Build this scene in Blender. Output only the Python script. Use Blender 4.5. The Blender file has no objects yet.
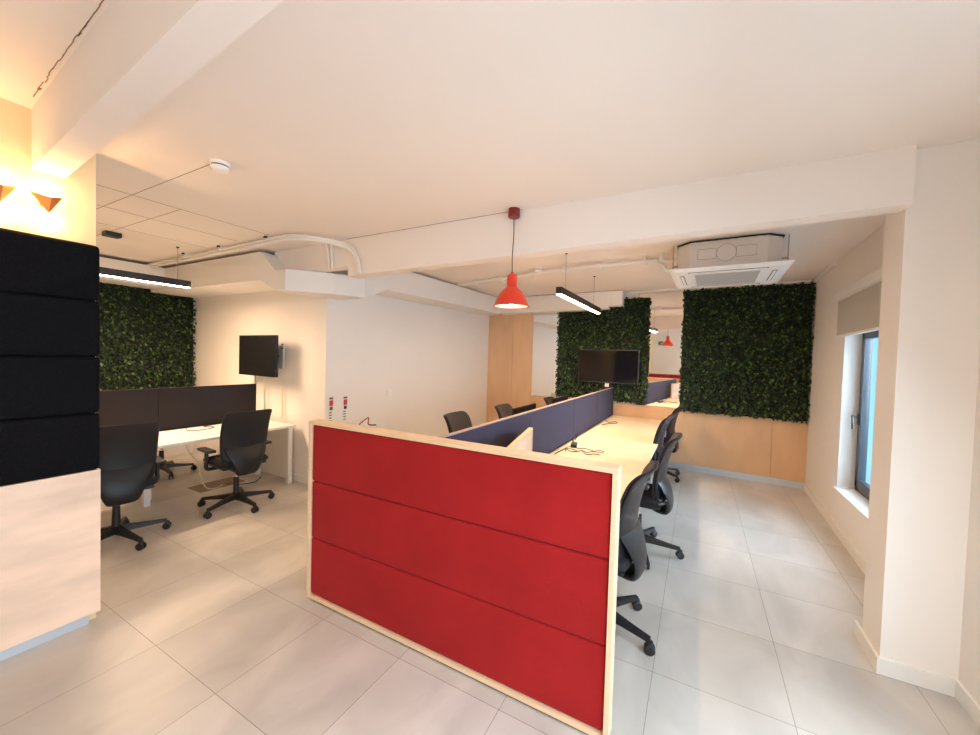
import bpy, bmesh, math, random
from mathutils import Vector, Matrix
R = math.radians
random.seed(7)
C = bpy.context.scene.collection

# ------------------------------------------------------------------ materials
def mat(name, col, rough=.5, metal=0, spec=.5, noise=None, bump=None, emit=None, es=0, trans=0, alpha=1, sheen=0, coat=0):
    m = bpy.data.materials.new(name); m.use_nodes = True
    nt = m.node_tree; b = nt.nodes['Principled BSDF']
    b.inputs['Base Color'].default_value = (*col, 1)
    b.inputs['Roughness'].default_value = rough
    b.inputs['Metallic'].default_value = metal
    b.inputs['Specular IOR Level'].default_value = spec
    b.inputs['Transmission Weight'].default_value = trans
    b.inputs['Sheen Weight'].default_value = sheen
    b.inputs['Coat Weight'].default_value = coat
    if emit:
        b.inputs['Emission Color'].default_value = (*emit, 1); b.inputs['Emission Strength'].default_value = es
    tc = nt.nodes.new('ShaderNodeTexCoord')
    if noise:   # (scale, amount, (sx,sy,sz))
        sc, am, st = noise
        mp = nt.nodes.new('ShaderNodeMapping'); mp.inputs['Scale'].default_value = st
        nt.links.new(tc.outputs['Object'], mp.inputs[0])
        n = nt.nodes.new('ShaderNodeTexNoise'); n.inputs['Scale'].default_value = sc; n.inputs['Detail'].default_value = 5
        nt.links.new(mp.outputs[0], n.inputs['Vector'])
        r = nt.nodes.new('ShaderNodeValToRGB')
        r.color_ramp.elements[0].position = .3; r.color_ramp.elements[1].position = .7
        r.color_ramp.elements[0].color = (*[max(0, c * (1 - am)) for c in col], 1)
        r.color_ramp.elements[1].color = (*[min(1, c * (1 + am)) for c in col], 1)
        nt.links.new(n.outputs['Fac'], r.inputs[0]); nt.links.new(r.outputs[0], b.inputs['Base Color'])
    if bump:    # (scale, strength)
        n2 = nt.nodes.new('ShaderNodeTexNoise'); n2.inputs['Scale'].default_value = bump[0]; n2.inputs['Detail'].default_value = 4
        nt.links.new(tc.outputs['Object'], n2.inputs['Vector'])
        bp = nt.nodes.new('ShaderNodeBump'); bp.inputs['Strength'].default_value = bump[1]; bp.inputs['Distance'].default_value = .004
        nt.links.new(n2.outputs['Fac'], bp.inputs['Height']); nt.links.new(bp.outputs[0], b.inputs['Normal'])
    return m

M = {}
M['wall'] = mat('wall_paint', (.85, .80, .745), .7, spec=.2, noise=(1.2, .015, (1, 1, 1)), bump=(90, .08))
M['ceil'] = mat('ceiling_paint', (.86, .79, .73), .75, spec=.2, noise=(1.0, .02, (1, 1, 1)), bump=(60, .08))
M['ochre'] = mat('lamplit_wall_paint', (.82, .66, .40), .7, spec=.2, noise=(1.5, .03, (1, 1, 1)))  # white wall tinted yellow, sconce warmth put into the colour
M['trimw'] = mat('white_trim', (.82, .80, .76), .45)
M['duct'] = mat('white_plasterboard', (.84, .81, .77), .6, noise=(2, .02, (1, 1, 1)))
M['seam'] = mat('board_seam_line', (.33, .24, .19), .8)  # dark lines for the joints between ceiling boards
M['crack'] = mat('crack_dirt', (.25, .18, .13), .9)
M['ply'] = mat('birch_plywood', (.72, .45, .25), .5, noise=(3.0, .09, (1.2, 1.2, .35)), bump=(30, .03))
M['plyl'] = mat('pale_birch_plywood', (.80, .61, .47), .45, noise=(2.5, .15, (.6, .8, 3.2)), bump=(30, .03))
M['plye'] = mat('plywood_edge', (.78, .56, .36), .5, noise=(8, .10, (.4, .4, 14)))
M['plytop'] = mat('desk_top_birch', (.90, .73, .52), .42, noise=(2.0, .04, (3, .5, 1)))
M['white'] = mat('white_lacquer', (.85, .84, .80), .4)
M['wmetal'] = mat('white_powder_coat', (.82, .81, .78), .35)
M['alu'] = mat('brushed_aluminium', (.62, .70, .78), .38, metal=.6)
M['blackfab'] = mat('black_wool', (.006, .006, .0075), .95, spec=.08, sheen=.0, noise=(120, .35, (1, 1, 1)), bump=(400, .5))
M['redfab'] = mat('red_wool', (.33, .013, .014), .9, spec=.1, sheen=.05, noise=(3, .10, (1, 1, 1)), bump=(350, .35))
M['navy'] = mat('navy_screen_fabric', (.043, .038, .066), .85, spec=.2, sheen=.08, bump=(400, .3))
M['char'] = mat('charcoal_screen_fabric', (.028, .023, .025), .85, spec=.2, sheen=.04, bump=(400, .3))
M['tape'] = mat('divider_top_edge', (.42, .30, .26), .5)
M['plast'] = mat('black_plastic', (.008, .008, .010), .42)
M['shell'] = mat('dark_grey_shell', (.0075, .009, .012), .42, spec=.38, bump=(500, .15))
M['seatf'] = mat('chair_black_fabric', (.008, .007, .008), .85, sheen=.0, bump=(500, .3))
M['browng'] = mat('chair_mesh_front', (.018, .012, .013), .8, sheen=.05, bump=(500, .3))
M['chrome'] = mat('chrome', (.75, .75, .76), .15, metal=1)
M['screen'] = mat('glossy_screen', (.006, .006, .008), .08, spec=.6)
M['bezel'] = mat('dark_bezel', (.03, .03, .035), .3)
M['matblk'] = mat('matt_black_screen', (.004, .004, .005), .5, spec=.3)
M['redlac'] = mat('red_enamel', (.72, .035, .012), .35, coat=.3)
M['darkred'] = mat('dark_red_enamel', (.20, .015, .012), .35)
M['wire'] = mat('black_cable', (.012, .012, .012), .5)
M['gwire'] = mat('grey_steel_wire', (.30, .26, .24), .5)
M['wwire'] = mat('white_cable', (.78, .74, .68), .5)
M['bmetal'] = mat('black_anodised', (.012, .011, .012), .4)
M['led'] = mat('led_diffuser', (.9, .85, .8), .5, emit=(1, .80, .62), es=14)
M['bulb'] = mat('bulb_glow', (.9, .85, .8), .5, emit=(1, .74, .42), es=14)
M['inner'] = mat('white_enamel_inside', (.9, .85, .75), .5)
M['orange'] = mat('orange_folded_metal', (.50, .15, .03), .45)
M['mirror'] = mat('mirror_silver', (.93, .92, .90), .02, metal=1)
M['glass'] = mat('window_glass', (.93, .97, 1), .0, trans=1, spec=.5); M['glass'].node_tree.nodes['Principled BSDF'].inputs['IOR'].default_value = 1.05
M['wframe'] = mat('anthracite_frame', (.018, .021, .026), .35)
M['blind'] = mat('grey_blind_fabric', (.50, .46, .40), .9, bump=(300, .2))
M['grille'] = mat('grey_grille', (.48, .47, .45), .6)
M['dgrille'] = mat('dark_slot', (.06, .06, .06), .6)
M['acw'] = mat('air_conditioner_white', (.88, .87, .85), .4)
M['acg'] = mat('galvanised_casing', (.74, .71, .68), .5)
M['soil'] = mat('foliage_backing', (.006, .010, .005), .9)
M['leafa'] = mat('leaf_dark_green', (.006, .018, .005), .5)
M['leafb'] = mat('leaf_mid_green', (.020, .055, .012), .42)
M['leafc'] = mat('leaf_bright_green', (.085, .165, .025), .38)
M['redp'] = mat('poster_red', (.55, .05, .05), .5)
M['bluep'] = mat('poster_navy', (.02, .03, .12), .5)
M['greenp'] = mat('poster_green', (.05, .14, .10), .5)
M['inkp'] = mat('poster_ink', (.16, .13, .10), .5)
M['facade'] = mat('blue_white_facade', (.32, .56, .66), .8, noise=(.8, .08, (1, 1, 1)))
M['facaw'] = mat('white_facade_strip', (.66, .62, .58), .8)
M['brown'] = mat('floor_box_lid', (.30, .22, .15), .6)

# floor: square concrete look tiles, seams measured in the photo
def floor_mat():
    m = bpy.data.materials.new('porcelain_tiles'); m.use_nodes = True
    nt = m.node_tree; N = nt.nodes; L = nt.links; b = N['Principled BSDF']
    tc = N.new('ShaderNodeTexCoord'); mp = N.new('ShaderNodeMapping')
    S = .5885
    mp.inputs['Location'].default_value = (-(.44 % S), -(.955 % S), 0)
    L.new(tc.outputs['Object'], mp.inputs[0])
    br = N.new('ShaderNodeTexBrick'); br.offset = 0; br.squash = 1
    br.inputs['Scale'].default_value = 1; br.inputs['Mortar Size'].default_value = .0014
    br.inputs['Mortar Smooth'].default_value = 0; br.inputs['Brick Width'].default_value = S; br.inputs['Row Height'].default_value = S
    br.inputs['Color1'].default_value = (.56, .52, .47, 1); br.inputs['Color2'].default_value = (.64, .60, .55, 1)
    br.inputs['Mortar'].default_value = (.25, .21, .17, 1); br.inputs['Bias'].default_value = 0
    L.new(mp.outputs[0], br.inputs['Vector'])
    n = N.new('ShaderNodeTexNoise'); n.inputs['Scale'].default_value = 2.6; n.inputs['Detail'].default_value = 7; n.inputs['Distortion'].default_value = .8
    mp2 = N.new('ShaderNodeMapping'); mp2.inputs['Scale'].default_value = (1, .55, 1); L.new(tc.outputs['Object'], mp2.inputs[0]); L.new(mp2.outputs[0], n.inputs['Vector'])
    rp = N.new('ShaderNodeValToRGB'); rp.color_ramp.elements[0].position = .3; rp.color_ramp.elements[1].position = .72
    rp.color_ramp.elements[0].color = (.80, .80, .80, 1); rp.color_ramp.elements[1].color = (1.10, 1.10, 1.10, 1)
    L.new(n.outputs['Fac'], rp.inputs[0])
    mx = N.new('ShaderNodeMix'); mx.data_type = 'RGBA'; mx.blend_type = 'MULTIPLY'; mx.inputs[0].default_value = 1
    L.new(br.outputs['Color'], mx.inputs[6]); L.new(rp.outputs[0], mx.inputs[7]); L.new(mx.outputs[2], b.inputs['Base Color'])
    rr = N.new('ShaderNodeMapRange'); rr.inputs['To Min'].default_value = .24; rr.inputs['To Max'].default_value = .46
    L.new(n.outputs['Fac'], rr.inputs['Value']); L.new(rr.outputs[0], b.inputs['Roughness'])
    return m
M['floor'] = floor_mat()

# ------------------------------------------------------------------ mesh helpers
class MB:
    def __init__(s): s.bm = bmesh.new()
    def quadbox(s, x0, y0, z0, x1, y1, z1, bevel=0, seg=2, rot=0, piv=None, mi=0):
        g = bmesh.ops.create_cube(s.bm, size=1)
        vs = g['verts']
        sx, sy, sz = x1 - x0, y1 - y0, z1 - z0
        for v in vs: v.co = Vector((v.co.x * sx, v.co.y * sy, v.co.z * sz))
        if bevel:
            es = list({e for v in vs for e in v.link_edges})
            r = bmesh.ops.bevel(s.bm, geom=es, offset=bevel, segments=seg, affect='EDGES', profile=.6)
            vs = list({v for f in r['faces'] for v in f.verts} | {v for v in vs if v.is_valid})
        c = Vector(((x0 + x1) / 2, (y0 + y1) / 2, (z0 + z1) / 2))
        for v in vs: v.co += c
        if rot:
            p = Vector(piv) if piv else c
            mt = Matrix.Rotation(rot, 3, 'Z')
            for v in vs: v.co = p + mt @ (v.co - p)
        if mi:
            for f in {f for v in vs for f in v.link_faces}: f.material_index = mi
        return vs
    def prism(s, pts, z0, z1, mi=0):
        n = len(pts)
        zl = z0 if isinstance(z0, (list, tuple)) else [z0] * n
        zh = z1 if isinstance(z1, (list, tuple)) else [z1] * n
        lo = [s.bm.verts.new((p[0], p[1], a)) for p, a in zip(pts, zl)]
        hi = [s.bm.verts.new((p[0], p[1], a)) for p, a in zip(pts, zh)]
        fs = [s.bm.faces.new(lo[::-1]), s.bm.faces.new(hi)]
        for i in range(n): fs.append(s.bm.faces.new((lo[i], lo[(i + 1) % n], hi[(i + 1) % n], hi[i])))
        for f in fs: f.material_index = mi
        return lo + hi
    def loft(s, rings, cap=True, closed=True):
        rs = [[s.bm.verts.new(p) for p in r] for r in rings]
        n = len(rs[0])
        for a, b in zip(rs[:-1], rs[1:]):
            for i in range(n if closed else n - 1):
                s.bm.faces.new((a[i], a[(i + 1) % n], b[(i + 1) % n], b[i]))
        if cap: s.bm.faces.new(rs[0][::-1]); s.bm.faces.new(rs[-1])
    def lathe(s, prof, c=(0, 0, 0), n=32, axis='Z', cap=False):
        rings = []
        for r, z in prof:
            ring = []
            for i in range(n):
                a = 2 * math.pi * i / n
                if axis == 'Z': p = (c[0] + r * math.cos(a), c[1] + r * math.sin(a), c[2] + z)
                elif axis == 'X': p = (c[0] + z, c[1] + r * math.cos(a), c[2] + r * math.sin(a))
                else: p = (c[0] + r * math.cos(a), c[1] + z, c[2] + r * math.sin(a))
                ring.append(p)
            rings.append(ring)
        s.loft(rings, cap=cap)
    def tube(s, pts, r, n=8, flat=1, smooth=6):
        P = [Vector(p) for p in pts]
        if len(P) > 2 and smooth:
            Q = []
            for i in range(len(P) - 1):
                p0 = P[max(0, i - 1)]; p1 = P[i]; p2 = P[i + 1]; p3 = P[min(len(P) - 1, i + 2)]
                for k in range(smooth):
                    t = k / smooth
                    Q.append(.5 * ((2 * p1) + (-p0 + p2) * t + (2 * p0 - 5 * p1 + 4 * p2 - p3) * t * t + (-p0 + 3 * p1 - 3 * p2 + p3) * t ** 3))
            Q.append(P[-1]); P = Q
        rad = r if isinstance(r, (list, tuple)) else None
        rings = []; up = Vector((0, 0, 1))
        for i, p in enumerate(P):
            d = (P[min(i + 1, len(P) - 1)] - P[max(i - 1, 0)])
            if d.length < 1e-9: d = Vector((0, 0, 1))
            d.normalize()
            a = d.cross(up)
            if a.length < .05: a = d.cross(Vector((1, 0, 0)))
            a.normalize(); b = a.cross(d).normalized(); up = b
            rr = (rad[0] + (rad[1] - rad[0]) * i / (len(P) - 1)) if rad else r
            rings.append([p + a * rr * flat * math.cos(2 * math.pi * k / n) + b * rr * math.sin(2 * math.pi * k / n) for k in range(n)])
        s.loft(rings)
    def build(s, name, m, parent=None, smooth=False, sub=0, bev=0, solid=0):
        bmesh.ops.recalc_face_normals(s.bm, faces=s.bm.faces)
        me = bpy.data.meshes.new(name); s.bm.to_mesh(me); s.bm.free()
        for mm in (m if isinstance(m, (list, tuple)) else [m]): me.materials.append(M[mm] if isinstance(mm, str) else mm)
        if smooth:
            for p in me.polygons: p.use_smooth = True
        o = bpy.data.objects.new(name, me); C.objects.link(o)
        if parent: o.parent = parent
        if solid: md = o.modifiers.new('solid', 'SOLIDIFY'); md.thickness = solid; md.offset = 0
        if bev: md = o.modifiers.new('bevel', 'BEVEL'); md.width = bev; md.segments = 2; md.limit_method = 'ANGLE'
        if sub: md = o.modifiers.new('sub', 'SUBSURF'); md.levels = sub; md.render_levels = sub
        return o
def tag(o, label=None, cat=None, group=None, kind=None):
    if label: o['label'] = label
    if cat: o['category'] = cat
    if group: o['group'] = group
    if kind: o['kind'] = kind
    return o
def thing(name, label, cat, loc=(0, 0, 0), rz=0, group=None):
    o = bpy.data.objects.new(name, None); C.objects.link(o); o.empty_display_size = .1
    o.location = loc; o.rotation_euler = (0, 0, rz)
    return tag(o, label, cat, group)
def struct(name, mb, m, label, cat=None, parent=None, **k):
    o = mb.build(name, m, parent, **k)
    if not parent: tag(o, label, cat or name.split('_')[0], kind='structure')
    return o
def copy_tree(o, parent=None):
    c = o.copy(); C.objects.link(c)
    if parent: c.parent = parent
    for ch in list(o.children): copy_tree(ch, c)
    return c
def box(name, b, m, parent=None, **k):
    mb = MB(); mb.quadbox(*b); return mb.build(name, m, parent, **k)

# ------------------------------------------------------------------ camera (solved from the photo's vanishing points)
H = 1.6
yaw, pitch, roll = R(28.344), R(1.629), R(1.637)
f = Vector((-math.sin(yaw) * math.cos(pitch), math.cos(yaw) * math.cos(pitch), -math.sin(pitch)))
r = Vector((math.cos(yaw), math.sin(yaw), 0)); u = r.cross(f)
r2 = math.cos(roll) * r + math.sin(roll) * u; u2 = -math.sin(roll) * r + math.cos(roll) * u
cd = bpy.data.cameras.new('camera'); cam = bpy.data.objects.new('camera', cd); C.objects.link(cam)
mt = Matrix((r2, u2, -f)).transposed().to_4x4(); mt.translation = (0, 0, H); cam.matrix_world = mt
cd.sensor_width = 36; cd.lens = 386.5 / 980 * 36; cd.clip_start = .05
bpy.context.scene.camera = cam

CZ = 2.7            # ceiling height
TH = -math.atan(.0733)   # the back wall is not quite square to the room
def by(x, off=0): return 6.43 - .0733 * x - off * 1.0027
def rx(y): return 1.175 + .029 * (y - 3.08)      # right wall face
def lx(y): return -3.82 + .0467 * (y - 3.05)     # left wall face
YR = -3.2

# ------------------------------------------------------------------ shell
mb = MB(); mb.quadbox(-7.0, YR - .3, -.1, 1.6, 7.0, 0)
struct('floor', mb, 'floor', 'pale concrete-look square floor tiles across the whole office')
mb = MB(); mb.prism([(-7.0, YR - .3), (-3.25, YR - .3), (-3.25, .70), (1.6, .43), (1.6, 7.0), (-7.0, 7.0)], CZ, CZ + .12); mb.quadbox(-3.25, YR - .3, 2.80, 1.6, .70, 2.92)
ceil = struct('ceiling', mb, 'ceil', 'white plastered ceiling over the office')
# hairline board joints in the ceiling
def zline(name, pts, w=.006, m='seam', z=CZ):
    mb = MB()
    for (a, b) in zip(pts[:-1], pts[1:]):
        a = Vector(a); b = Vector(b); d = (b - a).normalized(); n = Vector((-d.y, d.x)) * w / 2
        mb.prism([(a + n)[:], (b + n)[:], (b - n)[:], (a - n)[:]], z - .0015, z + .001)
    return mb.build(name, m, ceil)
zline('ceiling_joint', [(-3.69, -.4), (-3.66, 2.25)])
zline('ceiling_joint', [(-4.20, -.4), (-4.18, 2.25)])
zline('ceiling_joint', [(-4.80, -.4), (-4.78, 2.25)])
zline('ceiling_joint', [(-6.7, 1.25), (-2.6, 1.25)], .004)
zline('ceiling_joint', [(-6.7, 1.55), (-3.66, 1.55)], .004)
zline('ceiling_joint', [(-3.05, 2.655), (-1.2, 2.655)], .008)

def wall_with_hole(name, p0, p1, out, holes, z1=CZ + .11, th=.3, label='', m='wall'):
    """vertical wall face from p0 to p1 (x,y), thickness toward out, holes [(s0,s1,z0,z1)] in metres along it"""
    p0 = Vector(p0); p1 = Vector(p1); d = (p1 - p0); Ln = d.length; d.normalize(); o = Vector(out) * th
    mb = MB()
    def seg(a, b, za, zb):
        if b - a < 1e-4 or zb - za < 1e-4: return
        q0 = p0 + d * a; q1 = p0 + d * b
        mb.prism([q0[:], q1[:], (q1 + o)[:], (q0 + o)[:]], za, zb)
    x = 0
    for (s0, s1, a, b) in sorted(holes):
        seg(x, s0, 0, z1); seg(s0, s1, 0, a); seg(s0, s1, b, z1); x = s1
    seg(x, Ln, 0, z1)
    return struct(name, mb, m, label, 'wall')
wall_with_hole('wall_back', (-3.75, by(-3.75)), (1.5, by(1.5)), (0, 1), [], label='far end wall behind the foliage panels, mirrors and plywood')
W0, W1, WZ0, WZ1 = 3.50, 4.90, .43, 1.98
wall_with_hole('wall_right', (rx(2.96), 2.96), (rx(6.5), 6.5), (1, 0), [(W0 - 2.96, W1 - 2.96, WZ0, WZ1)], th=.2, label='white wall on the right holding the window')
wall_with_hole('wall_left', (lx(3.052), 3.052), (lx(7.0), 7.0), (-1, 0), [], label='pale white wall on the left behind the far desks')
mb = MB(); mb.quadbox(.893, 2.736, 0, 1.6, 2.985, CZ)
struct('wall_column', mb, 'wall', 'white square column jutting from the right wall', 'column')
wall_with_hole('wall_front_right', (1.177, 2.76), (1.177, YR), (1, 0), [(.86, 3.36, .1, 2.3)], label='white wall at the right edge nearest the viewer')
wall_with_hole('wall_television', (-7.0, 3.05), (lx(3.05), 3.05), (0, 1), [], th=.25, label='cream wall that carries the smaller television')
wall_with_hole('wall_far_left', (-6.78, 3.05), (-6.78, YR), (-1, 0), [], th=.2, label='wall behind the foliage panel on the far left')
wall_with_hole('wall_rear', (-7.0, YR), (1.5, YR), (0, -1), [(6.4, 7.9, .8, 2.25)], label='rear wall behind the viewer seen in the mirror')
# partition carrying the sconces, their warm light painted into its colour
mb = MB(); mb.quadbox(-3.38, YR, 0, -3.06, .882, CZ + .11)
struct('wall_partition', mb, 'ochre', 'wall above the black padded panel, yellow lamplight in its colour', 'wall')

# baseboards
def board(name, p0, p1, inn, h=.08, t=.014, m='trimw', label=''):
    p0 = Vector(p0); p1 = Vector(p1); o = Vector(inn) * t
    mb = MB(); mb.prism([p0[:], p1[:], (p1 + o)[:], (p0 + o)[:]], 0, h)
    return struct(name, mb, m, label, 'baseboard')
board('baseboard_back', (-3.62, by(-3.62, .02)), (rx(6.3), by(rx(6.3), .02)), (0, -1), .085, .01, 'alu', 'metallic skirting under the far plywood cladding')
board('baseboard_right', (rx(2.99), 2.99), (rx(6.32), 6.32), (-1, 0), label='white skirting under the window wall')
board('baseboard_left', (lx(3.05), 3.05), (lx(6.66), 6.66), (1, 0), label='white skirting along the left wall')
mb = MB()
mb.prism([(.893, 3.06), (.893, 2.736), (1.177, 2.736), (1.177, 2.722), (.879, 2.722), (.879, 3.06)], 0, .085)
struct('baseboard_column', mb, 'trimw', 'cream skirting wrapped around the column foot', 'baseboard')
board('baseboard_front_right', (1.177, 2.722), (1.177, YR), (-1, 0), .085, label='cream skirting at the lower right corner')
board('baseboard_television', (-6.78, 3.05), (-3.82, 3.05), (0, -1), label='white skirting under the smaller television')

# beams
mb = MB()
mb.prism([(-4.22, 2.677), (.9, 2.677), (.9, 2.80), (-4.22, 2.80)], [2.45, 2.412, 2.412, 2.45], CZ)
mb.bm.free(); mb = MB(); mb.prism([(-3.05, 2.677), (.9, 2.677), (.9, 2.80), (-3.05, 2.80)], [2.345, 2.412, 2.412, 2.345], CZ)
mb.prism([(-4.22, 2.677), (-3.05, 2.677), (-3.05, 2.80), (-4.22, 2.80)], 2.445, CZ)
struct('ceiling_beam', mb, 'ceil', 'white ceiling beam crossing to the column above the red pendant', 'beam')
mb = MB()
mb.prism([(-3.06, .64), (1.177, .40), (1.177, .50), (-3.06, .762)], 2.50, CZ + .11)
bm1 = struct('ceiling_beam', mb, 'ceil', 'white ceiling beam at the upper left ending above the wall lamps', 'beam')
mb = MB()
pr = None
for k in range(34):
    x = -2.9 + k * .052; y = .622 - (x + 3.06) * .0566 + random.uniform(-.004, .004)
    mb.prism([(x, y), (x + .055, y - .003), (x + .055, y), (x, y + .003)], 2.799, 2.801)
    if random.random() < .3:
        L = random.uniform(.015, .05); w = random.uniform(.002, .006) * (1.8 if random.random() < .2 else 1)
        mb.prism([(x, y), (x + L, y - .002), (x + L, y + w), (x, y + w)], 2.799, 2.801)
tag(mb.build('ceiling_crack', 'crack', ceil))

# plywood cladding of the back wall
mb = MB()
def bseg(x0, x1, z0, z1, off0, off1, mb, mi=0):
    mb.prism([(x0, by(x0, off1)), (x1, by(x1, off1)), (x1, by(x1, off0)), (x0, by(x0, off0))], z0, z1, mi)
for a, b in ((-2.69, -1.60), (-1.597, -.40), (-.397, .898), (.901, rx(6.3))):
    bseg(a, b, .085, .90, 0, .018, mb)
struct('trim_1', mb, 'ply', 'low birch plywood cladding across the far wall', 'cladding', bev=.0015)
mb = MB()
bseg(lx(6.6), -3.112, 0.085, 2.53, 0, .022, mb); bseg(-3.109, -2.695, .085, 2.53, 0, .022, mb)
struct('trim_2', mb, 'ply', 'tall birch plywood panel in the far left corner', 'cladding', bev=.0015)

# ceiling boxing (stepped duct)
mb = MB()
stn = [((-6.76, 2.5), 2.355, 2.66, (-6.76, 3.05)), ((-4.20, 2.5), 2.355, 2.66, (-4.20, 3.05)), ((-3.93, 2.5), 2.225, 2.44, (-3.95, 3.05)),
       ((-3.765, 2.5), 2.22, 2.44, (-3.88, 3.05)), ((-3.46, 2.86), 2.22, 2.44, (-3.85, 3.05)), ((-3.37, 3.08), 2.22, 2.44, (-3.82, 3.12)),
       ((-3.34, 3.17), 2.22, 2.44, (-3.81, 3.2)), ((-3.335, 3.52), 2.37, 2.665, (lx(3.52), 3.52)), ((-3.28, by(-3.3, .25)), 2.395, 2.685, (lx(6.6), by(lx(6.6))))]
mb.loft([[(p[0], p[1], a), (p[0], p[1], b), (q[0], q[1], b), (q[0], q[1], a)] for p, a, b, q in stn])
mb.prism([(-6.78, -1.0), (-6.35, -1.0), (-6.35, 2.51), (-6.78, 2.51)], 2.40, 2.66)
struct('trim_3', mb, 'duct', 'stepped white duct boxing running along the left walls under the ceiling', 'duct boxing', bev=.004)
mb = MB()
x0, x1, xs = -3.30, -1.08, -1.42
mb.prism([(x0, by(x0, .25)), (xs, by(xs, .25)), (xs, by(xs)), (x0, by(x0))], 2.405, 2.685)
mb.prism([(xs, by(xs, .25)), (-1.30, by(-1.30, .25)), (-1.30, by(-1.3)), (xs, by(xs))], 2.415, 2.685)
mb.prism([(-1.30, by(-1.30, .25)), (x1, by(x1, .25)), (x1, by(x1)), (-1.30, by(-1.3))], 2.455, 2.685)
struct('trim_4', mb, 'duct', 'white duct boxing across the far wall above the foliage', 'duct boxing', bev=.003)
# gap line boards & trunking around the top of the far right corner
t = thing('cable_trunking', 'slim white trunking running along the top of the far right corner', 'trunking', (0, 0, 0))
mb = MB(); bseg(-1.06, rx(6.2), 2.664, 2.697, .001, .04, mb); mb.build('trunking_run', 'trimw', t)
mb = MB(); mb.prism([(rx(6.3) - .035, by(1.2, .04)), (rx(5.35) - .035, 5.35), (rx(5.35), 5.35), (rx(6.3), by(1.2, .04))], 2.664, 2.697); mb.build('trunking_run', 'trimw', t)

# ------------------------------------------------------------------ windows
wn = thing('window_1', 'tall dark-framed window with grey blind on the right wall', 'window', (0, 0, 0)); tag(wn, kind='structure')
XF = 1.36
mb = MB()
y0, y1 = W0, W1
for b in ((XF, y0, WZ0, XF + .06, y0 + .055, WZ1), (XF, y1 - .055, WZ0, XF + .06, y1, WZ1), (XF, y0, WZ0, XF + .06, y1, WZ0 + .06), (XF, y0, WZ1 - .06, XF + .06, y1, WZ1)): mb.quadbox(*b)
mb.build('window_frame', 'wframe', wn, bev=.003)
mb = MB()
for b in ((XF - .02, y0 + .05, WZ0 + .05, XF + .03, y0 + .11, WZ1 - .05), (XF - .02, y1 - .11, WZ0 + .05, XF + .03, y1 - .05, WZ1 - .05), (XF - .02, y0 + .05, WZ0 + .05, XF + .03, y1 - .05, WZ0 + .12), (XF - .02, y0 + .05, WZ1 - .12, XF + .03, y1 - .05, WZ1 - .05)): mb.quadbox(*b)
sash = mb.build('window_sash', 'wframe', wn, bev=.003)
box('window_pane', (XF + .008, y0 + .1, WZ0 + .1, XF + .014, y1 - .1, WZ1 - .1), 'glass', sash)
mb = MB(); mb.quadbox(XF - .032, y1 - .095, 1.06, XF - .018, y1 - .065, 1.17, .003); mb.tube([(XF - .03, y1 - .08, 1.13), (XF - .07, y1 - .08, 1.135), (XF - .075, y1 - .11, 1.12), (XF - .072, y1 - .12, 1.02)], .009)
mb.build('window_handle', 'plast', sash, smooth=True)
mb = MB(); mb.quadbox(rx(4.3) - .012, y0, WZ0 - .02, XF, y1, WZ0 + .002)
mb.build('window_sill', 'white', wn, bev=.002)
# roller blind
bl = thing('roller_blind', 'grey roller blind lowered over the top of the right window', 'blind', (0, 0, 0))
mb = MB(); mb.quadbox(1.115, 3.40, 2.23, 1.195, 5.02, 2.31, .012, 3, rot=-.0245, piv=(1.19, 4.3, 2.3)); mb.build('blind_housing', 'trimw', bl, smooth=False)
mb = MB(); mb.quadbox(1.155, 3.45, 1.895, 1.158, 4.92, 2.25, rot=-.0245, piv=(1.19, 4.3, 2.3)); mb.build('blind_fabric', 'blind', bl)
mb = MB(); mb.quadbox(1.150, 3.45, 1.875, 1.163, 4.94, 1.897, rot=-.0245, piv=(1.19, 4.3, 2.3)); mb.build('bottom_bar', 'trimw', bl)
# windows behind the viewer that light the room
def plain_window(n, label, b, axis):
    w = thing('window_%d' % n, label, 'window'); tag(w, kind='structure')
    x0, y0, z0, x1, y1, z1 = b
    mb = MB(); t = .06
    if axis == 'X':
        for bb in ((x0, y0, z0, x1, y0 + t, z1), (x0, y1 - t, z0, x1, y1, z1), (x0, y0, z0, x1, y1, z0 + t), (x0, y0, z1 - t, x1, y1, z1), (x0, (y0 + y1) / 2 - .03, z0, x1, (y0 + y1) / 2 + .03, z1)): mb.quadbox(*bb)
    else:
        for bb in ((x0, y0, z0, x0 + t, y1, z1), (x1 - t, y0, z0, x1, y1, z1), (x0, y0, z0, x1, y1, z0 + t), (x0, y0, z1 - t, x1, y1, z1), ((x0 + x1) / 2 - .03, y0, z0, (x0 + x1) / 2 + .03, y1, z1)): mb.quadbox(*bb)
    mb.build('window_frame', 'wframe', w)
plain_window(2, 'dark-framed window in the right wall behind the viewer', (1.3, -.6, .1, 1.36, 1.9, 2.3), 'X')
plain_window(3, 'dark-framed window in the rear wall behind the viewer', (-.6, YR - .2, .8, .9, YR - .14, 2.25), 'Y')
# what stands outside the window
ext = thing('neighbouring_building', 'pale blue building seen through the right window', 'building', (2.4, 11, -3))
box('facade', (0, 0, 0, 6, .4, 7.5), 'facade', ext)
for k in range(6): box('facade_strip', (.42 + .9 * k, -.03, 0, .50 + .9 * k, 0, 7.5), 'facaw', ext)

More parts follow.
